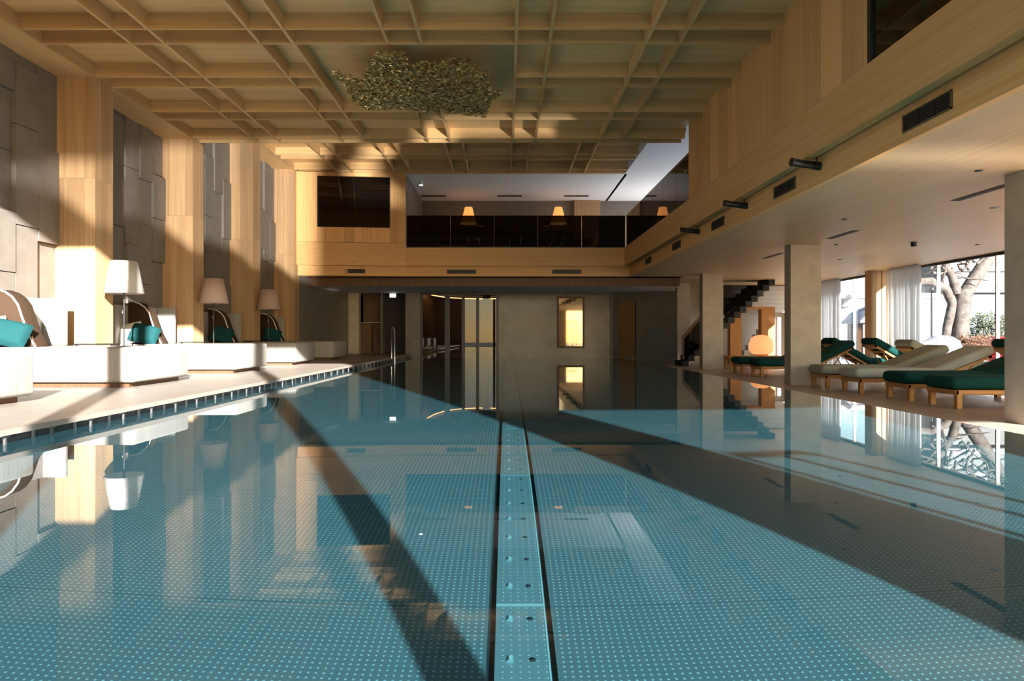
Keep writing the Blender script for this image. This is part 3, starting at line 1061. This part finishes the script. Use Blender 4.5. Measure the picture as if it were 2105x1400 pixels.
f1 = floor_lamp(SHADE)
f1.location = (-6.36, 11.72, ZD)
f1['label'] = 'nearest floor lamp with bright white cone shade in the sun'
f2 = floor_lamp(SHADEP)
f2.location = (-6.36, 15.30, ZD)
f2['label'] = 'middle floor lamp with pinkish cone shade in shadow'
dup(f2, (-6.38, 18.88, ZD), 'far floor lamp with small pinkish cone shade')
for k, lab in enumerate(('thin dark side table before the nearest oak pillar', 'thin dark side table before the second oak pillar', 'thin dark side table before the third oak pillar')):
    t = thing('side_table', (-6.55, 11.20 + 3.58 * k, ZD), lab, 'table', 'side tables between the daybeds')
    B((-0.25, -0.17, 0.545), (0.25, 0.17, 0.565)).build('top', BLACK, t)
    B((-0.22, -0.14, 0), (-0.19, -0.11, 0.545)).build('leg', BLACK, t)
    B((0.19, 0.11, 0), (0.22, 0.14, 0.545)).build('leg', BLACK, t)


# ================================================================== SPOTLIGHTS, VENTS, CEILING FITTINGS
def vent(loc, label, along, L=0.78, H=0.17, group='air vents in the gallery fascia'):
    t = thing('air_vent', loc, label, 'vent', group)

    def bb(a0, a1, d0, d1, z0, z1):
        return ((a0, d0, z0), (a1, d1, z1)) if along == 0 else ((d0, a0, z0), (d1, a1, z1))
    B(*bb(-L / 2, L / 2, -0.004, 0.0, -H / 2, H / 2)).build('recess', DARK, t)
    fm = MB()
    for q in (bb(-L / 2, L / 2, -0.018, 0, H / 2 - 0.012, H / 2), bb(-L / 2, L / 2, -0.018, 0, -H / 2, -H / 2 + 0.012),
              bb(-L / 2, -L / 2 + 0.012, -0.018, 0, -H / 2, H / 2), bb(L / 2 - 0.012, L / 2, -0.018, 0, -H / 2, H / 2)):
        fm.box(*q)
    fo = fm.build('frame', plain('vent_frame', (0.16, 0.11, 0.06), 0.5) if 'vent_frame' not in bpy.data.materials else bpy.data.materials['vent_frame'], t)
    for k in range(4):
        z = -H / 2 + 0.03 + k * (H - 0.04) / 4
        piece('louvre', *bb(-L / 2 + 0.012, L / 2 - 0.012, -0.014, -0.003, z, z + 0.008), BLACK, fo)
    for k in (1, 2):
        a = -L / 2 + k * L / 3
        piece('divider', *bb(a - 0.006, a + 0.006, -0.016, -0.003, -H / 2, H / 2), BLACK, fo)


for y, lab in ((6.72, 'largest air vent in the right fascia, top right of the picture'), (10.15, 'second air vent in the right fascia, after the first spotlight'),
               (13.35, 'third air vent in the right fascia'), (16.6, 'fourth air vent in the right fascia'), (19.9, 'farthest air vent in the right fascia')):
    vent((4.0, y, 2.93), lab, 1)
for x, lab in ((-5.05, 'air vent in the far fascia under the dark window'), (-1.48, 'air vent in the far fascia, middle one of three'), (1.95, 'air vent in the far fascia, right one of three')):
    vent((x, 22.99 if x > -3.2 else 22.60 + (x + 6.72) * 0.4 / 3.45 - 0.006, 2.90), lab, 0, 0.95, 0.14)
for y, lab in ((8.95, 'black tube spotlight, first one in full view'), (11.7, 'black tube spotlight, second in the row'), (14.6, 'black tube spotlight, third in the row'),):
    t = thing('spotlight', (3.97, y, 3.02), lab, 'spotlight', 'tube spotlights under the gallery fascia')
    MB().tube([(0.0, 0.05, -0.05), (-0.36, -0.03, -0.02)], 0.048, 16).build('body', BLACK, t)
    MB().tube([(-0.36, -0.03, -0.02), (-0.375, -0.033, -0.019)], 0.053, 16).build('bezel', BLACKW, t)
    MB().tube([(-0.02, 0.045, -0.045), (-0.02, 0.045, 0.08)], 0.012, 8).build('mount', BLACK, t)
    MB().tube([(-0.06, 0.035, -0.045), (0.03, 0.055, -0.052)], 0.053, 16).build('rear_cap', BLACKW, t)
for (x, y, lab) in ((6.45, 9.6, 'largest slot diffuser in the oak soffit'), (6.45, 13.55, 'second slot diffuser in the oak soffit'), (6.45, 17.1, 'far slot diffuser in the oak soffit')):
    t = thing('slot_diffuser', (x, y, 2.75), lab, 'vent', 'slot diffusers in the soffit')
    B((-0.07, -0.55, -0.006), (0.07, 0.55, 0.0)).build('frame', BLACK, t)
    B((-0.05, -0.53, -0.01), (0.05, 0.53, -0.006)).build('slot', DARK, t)
for x, lab in ((-2.75, 'left slot in the white gallery ceiling'), (0.1, 'middle slot in the white gallery ceiling'), (2.6, 'right slot in the white gallery ceiling')):
    t = thing('slot_diffuser', (x, 26.4, 6.05), lab, 'vent', 'slots in the gallery ceiling')
    B((-0.45, -0.12, -0.01), (0.45, 0.12, 0.0)).build('slot', DARK, t)
    B((-0.47, -0.14, -0.006), (0.47, 0.14, -0.001)).build('frame', PGREY, t)
for i, (x, y, lab) in enumerate(((5.55, 8.3, 'small dark downlight above the near stone column'), (5.62, 11.75, 'small dark downlight between the slot diffusers'),
                                 (7.4, 10.7, 'pale round ceiling disc near the first slot'), (8.45, 14.65, 'black ceiling speaker cup in the soffit'),
                                 (8.45, 17.9, 'small grey downlight left of the windows'), (10.0, 15.0, 'small grey downlight near the windows'), (7.0, 15.0, 'small dark downlight beside the middle column'))):
    t = thing('downlight', (x, y, 2.75), lab, 'downlight', 'round fittings in the oak soffit')
    r = 0.07 if 'black' in lab or 'disc' in lab else 0.045
    MB().lathe([(0, -0.012), (r * 0.75, -0.012), (r, -0.004), (r, 0.0)], 20).build('ring', PGREY if 'disc' in lab else BLACK, t)
    if 'black' in lab:
        MB().lathe([(0, -0.09), (r * 0.8, -0.09), (r * 0.8, 0.0)], 20).build('cup', BLACK, t)
# gallery spotlight and lamps
t = thing('gallery_spot', (-2.92, 24.0, 6.0), 'bright small spotlight at the left of the gallery ceiling', 'spotlight')
MB().lathe([(0, -0.07), (0.06, -0.07), (0.06, 0.05)], 16).build('lens', glow('spot_white', (0.9, 0.97, 1.0), 4), t)
MB().lathe([(0.065, -0.06), (0.065, 0.05)], 16).build('ring', WHITE, t)
LSH = glow('warm_lamp_shade', (1.0, 0.36, 0.09), 0.42)
for i, (x, lab) in enumerate(((-1.43, 'left glowing lamp with conical shade on the far gallery'), (1.92, 'right glowing lamp with conical shade on the far gallery'))):
    t = thing('gallery_lamp', (x, 26.3, 3.55), lab, 'lamp', 'glowing lamps on the far gallery')
    MB().lathe([(0, 0), (0.16, 0), (0.16, 0.02), (0.015, 0.03)], 20).build('base', BLACK, t)
    MB().tube([(0, 0, 0.02), (0, 0, 1.5)], 0.014, 8).build('pole', BLACK, t)
    MB().lathe([(0.30, 1.44), (0.26, 1.55), (0.14, 2.05), (0.0, 2.06)], 28).build('shade', LSH, t)
    MB().lathe([(0.31, 1.43), (0.31, 1.45), (0.0, 1.45)], 28).build('rim', glow('warm_rim', (1.0, 0.65, 0.25), 1.6), t)
    s = 0.42 if i == 0 else -0.42
    t = thing('gallery_table_lamp', (x + s, 26.6, 3.55), ('small dim lamp right of the left gallery lamp', 'small dim lamp left of the right gallery lamp')[i], 'lamp', 'small lamps on the far gallery')
    MB().tube([(0, 0, 0), (0, 0, 1.45)], 0.012, 8).build('pole', BLACK, t)
    MB().lathe([(0.15, 1.42), (0.15, 1.56), (0, 1.57)], 20).build('shade', DARK, t)
    MB().lathe([(0.13, 1.40), (0.0, 1.40)], 20).build('diffuser', glow('dim_rim', (1.0, 0.5, 0.18), 1.0), t)

# ================================================================== HANGING SCULPTURE
OUT = [(-2.65, 10.74), (-2.49, 10.94), (-2.27, 11.09), (-2.06, 10.51), (-1.89, 10.31), (-1.74, 10.31), (-1.59, 10.47), (-1.49, 10.55), (-1.54, 10.89),
       (-1.36, 10.72), (-1.19, 10.67), (-0.93, 10.47), (-0.63, 10.30), (-0.44, 10.51), (-0.29, 10.63), (-0.27, 11.12), (-0.26, 11.75), (-0.09, 11.57),
       (-0.25, 12.01), (-0.3, 12.4), (-0.39, 12.81), (-0.85, 12.81), (-1.15, 12.97), (-1.65, 13.06), (-1.82, 12.87), (-2.04, 12.51), (-2.35, 12.17),
       (-2.53, 11.9), (-2.58, 11.35), (-2.67, 10.89)]


def inside(x, y):
    r = False
    j = len(OUT) - 1
    for i in range(len(OUT)):
        (xi, yi), (xj, yj) = OUT[i], OUT[j]
        if (yi > y) != (yj > y) and x < (xj - xi) * (y - yi) / (yj - yi) + xi:
            r = not r
        j = i
    return r


scu = thing('hanging_sculpture', (-1.4, 11.7, 4.85), 'wing shaped olive bronze sculpture of small flakes under the ceiling', 'sculpture')
fl = MB()
cnt = 0
while cnt < 8000:
    x, y = RN.uniform(-2.7, 0), RN.uniform(10.2, 13.1)
    if not inside(x, y):
        continue
    cnt += 1
    z = 0.07 * math.sin(x * 3.1) + 0.06 * math.sin(y * 2.7 + x) + RN.uniform(-0.05, 0.05)
    rot = Matrix.Rotation(RN.gauss(0, 0.5), 3, 'X') @ Matrix.Rotation(RN.gauss(0, 0.5), 3, 'Y') @ Matrix.Rotation(0.5 * math.sin(x * 2) + RN.gauss(0, 0.25), 3, 'Z')
    c = Vector((x + 1.4, y - 11.7, z))
    w, l = RN.uniform(0.006, 0.014), RN.uniform(0.014, 0.034)
    fl.box((c.x - l, c.y - w, c.z - 0.004), (c.x + l, c.y + w, c.z + 0.004), rot, c)
o = fl.build('flakes', BRONZE, scu)
o['kind'] = 'stuff'
for (x, y) in ((-2.2, 11.6), (-1.2, 11.4), (-0.6, 11.3), (-1.4, 12.6), (-0.7, 12.4)):
    B((x + 1.395, y - 11.705, 0.0), (x + 1.405, y - 11.695, 0.40)).build('hanger', BLACK, scu)

# ================================================================== NEAR FACADE (behind the camera) AND UNSEEN BLOCKERS ADDED BELOW GROUND
fa = struct(B((3.60, -0.75, -6.6), (4.68, -0.6, 6.5)).build('wall_front', LIME), 'stone pier of the near glazing behind the camera')  # lower length added unseen below ground to cut the mirrored sun
struct(B((-7.62, -0.75, -14.0), (-3.30, -0.6, 6.5)).build('wall_front', LIME), 'solid left part of the near facade')  # its underground part is added to block the mirrored sun
for x, w, q in ((1.15, 0.20, 'right'), (-1.09, 0.18, 'left')):
    struct(B((x, -0.75, -6.6), (x + w, -0.6, 6.5)).build('window_8', ODARK), 'timber post of the near glazing on the %s' % q)  # underground length added so posts shadow the mirrored sun too
struct(B((4.68, -0.75, 2.98), (12.0, -0.6, 6.5)).build('wall_front', LIME), 'upper right wall of the near facade')
struct(B((4.68, -0.75, -14.0), (12.0, -0.6, -2.98)).build('wall_front', LIME), 'added unseen wall below ground that cuts the mirrored sun at the right bay')  # repeats the wall above upside down, added only to stop the mirrored sun
struct(B((11.8, -0.75, -14.0), (12.0, 27.5, -3.0)).build('wall_right', LIME), 'added unseen wall below the right glazing that blocks the mirrored sun')
struct(B((-3.30, -0.75, -14.0), (3.6, -0.6, -6.46)).build('wall_front', LIME), 'added unseen beam below ground that limits the mirrored sun')
struct(B((-3.30, -0.75, 6.46), (3.6, -0.6, 6.5)).build('wall_front', ODARK), 'head beam of the near glazing')
df = struct(B((4.76, -0.70, 1.90), (5.16, -0.65, 1.96)).build('door_2', BLACK), 'open sliding door frames of the near glazing')
for x in (4.76, 5.14, 5.45):
    piece('stile', (x, -0.70, 0.0), (x + 0.045, -0.65, 1.93), BLACK, df)
piece('rail', (5.16, -0.70, 1.92), (5.47, -0.65, 1.98), BLACK, df)
# enclosing upper right walls
struct(B((11.8, -0.6, 2.75), (12.0, 14.7, 6.5)).build('wall_right', WHITE), 'outer wall of the upper right room')
struct(B((11.8, 14.7, 6.05), (12.0, 30, 6.5)).build('wall_right', WHITE), 'outer gallery wall above its windows')
struct(B((-7.62, 22.6, 0), (-7.4, 27.6, 6.5)).build('wall_left', STONE_D), 'outer wall at the far left')
struct(B((-7.62, 33.6, -0.1), (12.0, 33.8, 2.9)).build('wall_back', DARK), 'outer wall behind the rooms at the far end')
struct(B((-7.62, 27.7, -0.1), (-7.42, 33.6, 2.9)).build('wall_left', DARK), 'outer side wall of the far rooms')
struct(B((11.8, 27.5, -0.4), (12.0, 33.6, 2.9)).build('wall_right', DARK), 'outer right wall of the far rooms')
struct(B((-7.62, 27.4, 2.75), (12.0, 33.8, 2.9)).build('ceiling', DARK), 'ceiling over the far rooms')
struct(B((-6.5, 27.4, 2.47), (-3.36, 28.7, 2.55)).build('ceiling', GSTONE), 'ceiling of the dark recess')
struct(B((-7.4, 22.8, 3.55), (-6.72, 27.6, 6.5)).build('wall_left', STONE_D), 'outer wall beside the far dark window')

# ================================================================== OUTSIDE
terr = MB()
vs, fs = [], []
nx, ny = 22, 30
for j in range(ny + 1):
    for i in range(nx + 1):
        x, y = 12.0 + i * 2.4, -0.6 + j * 2.4
        d = max(0, x - 15) * 0.03 + max(0, y - 26) * 0.02
        vs.append((x, y, -0.35 + d + 0.12 * math.sin(x * 0.9 + y * 0.5) * min(1, (x - 12) / 4)))
for j in range(ny):
    for i in range(nx):
        a = j * (nx + 1) + i
        fs.append((a, a + 1, a + nx + 2, a + nx + 1))
struct(terr.add(vs, fs, True).build('floor', SNOW), 'snow covered garden outside the right windows')


def blob(name, loc, r, mat, label, cat, group=None, seed=1, rough=0.18):
    bm = bmesh.new()
    bmesh.ops.create_icosphere(bm, subdivisions=3, radius=1)
    rr = random.Random(seed)
    ph = [rr.uniform(0, 6) for _ in range(6)]
    for v in bm.verts:
        c = v.co
        k = 1 + rough * (math.sin(c.x * 3 + ph[0]) * math.sin(c.y * 3 + ph[1]) + 0.6 * math.sin(c.z * 5 + ph[2]) * math.sin(c.x * 6 + ph[3]))
        v.co = Vector((c.x * r[0], c.y * r[1], max(c.z, -0.35) * r[2])) * k
    m = MB().add([v.co for v in bm.verts], [[v.index for v in f.verts] for f in bm.faces], True)
    bm.free()
    o = m.build(name, mat)
    o.location = loc
    return tag(o, label, cat, group)


blob('snow_mound', (15.0, 24.4, 0.0), (0.8, 0.8, 0.8), SNOW, 'large snow covered boulder outside below the white tree', 'boulder', seed=3)
blob('snow_mound', (13.5, 22.6, -0.1), (0.5, 0.5, 0.55), SNOW, 'small snow mound outside next to the sheer curtain', 'boulder', seed=5)
blob('snow_mound', (16.3, 23.6, -0.1), (0.6, 0.5, 0.55), SNOW, 'low snow mound outside right of the boulder', 'boulder', seed=8)


def bush(loc, r, n, mat, label, seed):
    rr = random.Random(seed)
    t = thing('garden_bush', loc, label, 'bush', 'bushes in the snowy garden')
    m = MB()
    for _ in range(n):
        a, b = rr.uniform(0, 2 * PI), rr.uniform(-0.1, 1)
        q = Vector((math.cos(a) * math.cos(b) * r[0], math.sin(a) * math.cos(b) * r[1], math.sin(b) * r[2])) * rr.uniform(0.6, 1)
        s = 0.07
        rot = Matrix.Rotation(rr.uniform(0, 6), 3, 'X') @ Matrix.Rotation(rr.uniform(0, 6), 3, 'Z')
        p = [rot @ Vector(c) + q for c in ((-s, 0, 0), (0, s * 0.5, 0.01), (s, 0, 0), (0, -s * 0.5, 0.01))]
        m.add(p, [(0, 1, 2, 3)])
    m.build('foliage', mat, t)['kind'] = 'stuff'
    m = MB()
    for _ in range(9):
        a = rr.uniform(0, 2 * PI)
        m.tube([(0, 0, -0.4), (math.cos(a) * r[0] * 0.6, math.sin(a) * r[1] * 0.6, r[2] * 0.7)], [0.03, 0.01], 5)
    m.build('twigs', BARK, t)


bush((21.5, 31.0, 0.6), (1.3, 1.0, 1.5), 1500, HEDGE, 'round green bush outside at the right of the tree', 2)
bush((17.2, 25.8, 0.1), (1.0, 0.7, 0.9), 1300, RUST, 'rusty leafed low bush outside below the tree', 4)
bush((19.4, 27.0, 0.1), (1.0, 0.7, 0.9), 1100, RUST, 'rusty bush outside beside the green one', 6)

tree = thing('garden_tree', (18.1, 28.2, -0.1), 'gnarled pale tree with forked trunk outside the right window', 'tree')
MB().tube([(0, 0, 0), (0.05, 0, 1.2), (0.12, 0, 2.3), (0.1, 0, 2.75)], [0.42, 0.30, 0.30, 0.26], 12).build('trunk', BARK, tree)
MB().tube([(-0.55, 0.1, 0.2), (-0.45, 0.1, 1.2), (-0.2, 0.1, 2.2), (-0.5, 0.1, 2.8), (-1.1, 0.1, 3.1), (-1.9, 0.0, 3.05)], [0.16, 0.17, 0.2, 0.19, 0.17, 0.13], 10).build('limb', BARK, tree)
MB().tube([(0.1, 0, 2.4), (0.6, 0, 3.2), (1.2, 0, 4.1), (1.8, 0, 5.0), (2.6, 0, 5.6)], [0.26, 0.26, 0.24, 0.2, 0.15], 10).build('limb', BARK, tree)
MB().tube([(-0.1, 0, 2.6), (-0.3, 0, 3.3), (-0.8, 0, 4.1), (-1.3, 0, 4.5)], [0.2, 0.16, 0.14, 0.1], 10).build('limb', BARK, tree)
rr = random.Random(3)
tw = MB()
for _ in range(70):
    b = Vector((rr.uniform(-1.9, 2.2), rr.uniform(-0.2, 0.2), 0))
    b.z = 3.2 + max(0, b.x) * 0.9 + rr.uniform(0, 1.2)
    pts = [b]
    d = Vector((rr.uniform(-1, 1), rr.uniform(-0.6, 0.6), rr.uniform(-0.2, 1)))
    for k in range(4):
        d += Vector((rr.uniform(-0.5, 0.5), rr.uniform(-0.3, 0.3), rr.uniform(-0.4, 0.4)))
        pts.append(pts[-1] + d.normalized() * 0.3)
    tw.tube(pts, [0.06, 0.045, 0.035, 0.025, 0.012], 5)
tw.build('twigs', BARK, tree)['kind'] = 'stuff'

# stone hut with snow roof
hut = thing('garden_hut', (16.2, 31.0, -0.1), 'small pale stone hut with thick snow roof outside', 'hut')
B((-0.9, -0.7, 0), (0.9, 0.7, 1.5)).build('wall', HUT, hut)
MB().prism([(-1.2, 1.45), (1.2, 1.45), (0.7, 1.95), (0.0, 2.25), (-0.7, 1.95)], 1, -0.95, 0.95).build('snow_roof', SNOW, hut, bevel=0.15, seg=4)
B((-0.3, -0.72, 0.1), (0.3, -0.70, 1.1)).build('opening', HUT, hut)
# hotel building far right
bl = thing('hotel_building', (34, 44, 0.5), 'white building with dark balcony windows far outside', 'building')
B((-10, 0, -1), (14, 8, 3.0)).build('base_wall', OUTW, bl)
B((-7, -0.3, 3.0), (14, 8, 7.0)).build('upper_storey', plain('dark_cladding', (0.05, 0.055, 0.065), 0.4), bl)
for k in range(12):
    piece('baluster', (-7 + k * 1.7, -0.42, 3.1), (-6.93 + k * 1.7, -0.36, 4.3), OUTW, bl)
piece('balcony_rail', (-7, -0.44, 4.3), (14, -0.36, 4.4), OUTW, bl)
piece('slab_edge', (-7.4, -0.8, 5.6), (14, 0, 5.9), WHITE, bl)
B((-7.6, -0.6, 7.0), (14.4, 8.4, 7.6)).build('snow_roof', SNOW, bl, bevel=0.2, seg=3)
pw = thing('garden_wall', (17.5, 36, -0.2), 'pale rendered garden wall outside behind the hut', 'wall')
B((-4.5, 0, 0), (5.0, 0.4, 2.9)).build('render', OUTW, pw)
B((-4.6, -0.1, 2.9), (5.1, 0.5, 3.15)).build('snow_cap', SNOW, pw, bevel=0.08, seg=3)
lp = thing('garden_post', (15.9, 26.4, -0.2), 'slim dark lamp post outside left of the tree', 'post')
MB().tube([(0, 0, 0), (0, 0, 2.6)], 0.04, 8).build('pole', BLACK, lp)
MB().lathe([(0, 2.6), (0.1, 2.62), (0.1, 2.85), (0, 2.9)], 10).build('head', BLACK, lp)
# red rounded seat
rs = thing('red_seat', (12.75, 17.9, -0.3), 'bright red rounded shell seat outside beside the near column', 'seat')
MB().lathe([(0.0, 0.0), (0.3, 0.02), (0.46, 0.25), (0.5, 0.55), (0.42, 0.62), (0.36, 0.5), (0.0, 0.42)], 28).build('shell', RED, rs)
MB().lathe([(0.34, 0.5), (0.46, 0.75), (0.42, 1.0), (0.3, 1.08), (0.2, 1.0), (0.3, 0.6)], 28).build('back', RED, rs)

# ------------------------------------------------------------------ the mirrored sun starts at the water: basin and water do not block it
for nm, attr in (('water_sun_blockers', 'blocker_collection'), ('water_sun_receivers', 'receiver_collection')):
    bc = bpy.data.collections.new(nm)
    setattr(water_sun.light_linking, attr, bc)
    for o in wet + [water]:
        bc.objects.link(o)
    for co in bc.collection_objects:
        co.light_linking.link_state = 'EXCLUDE'
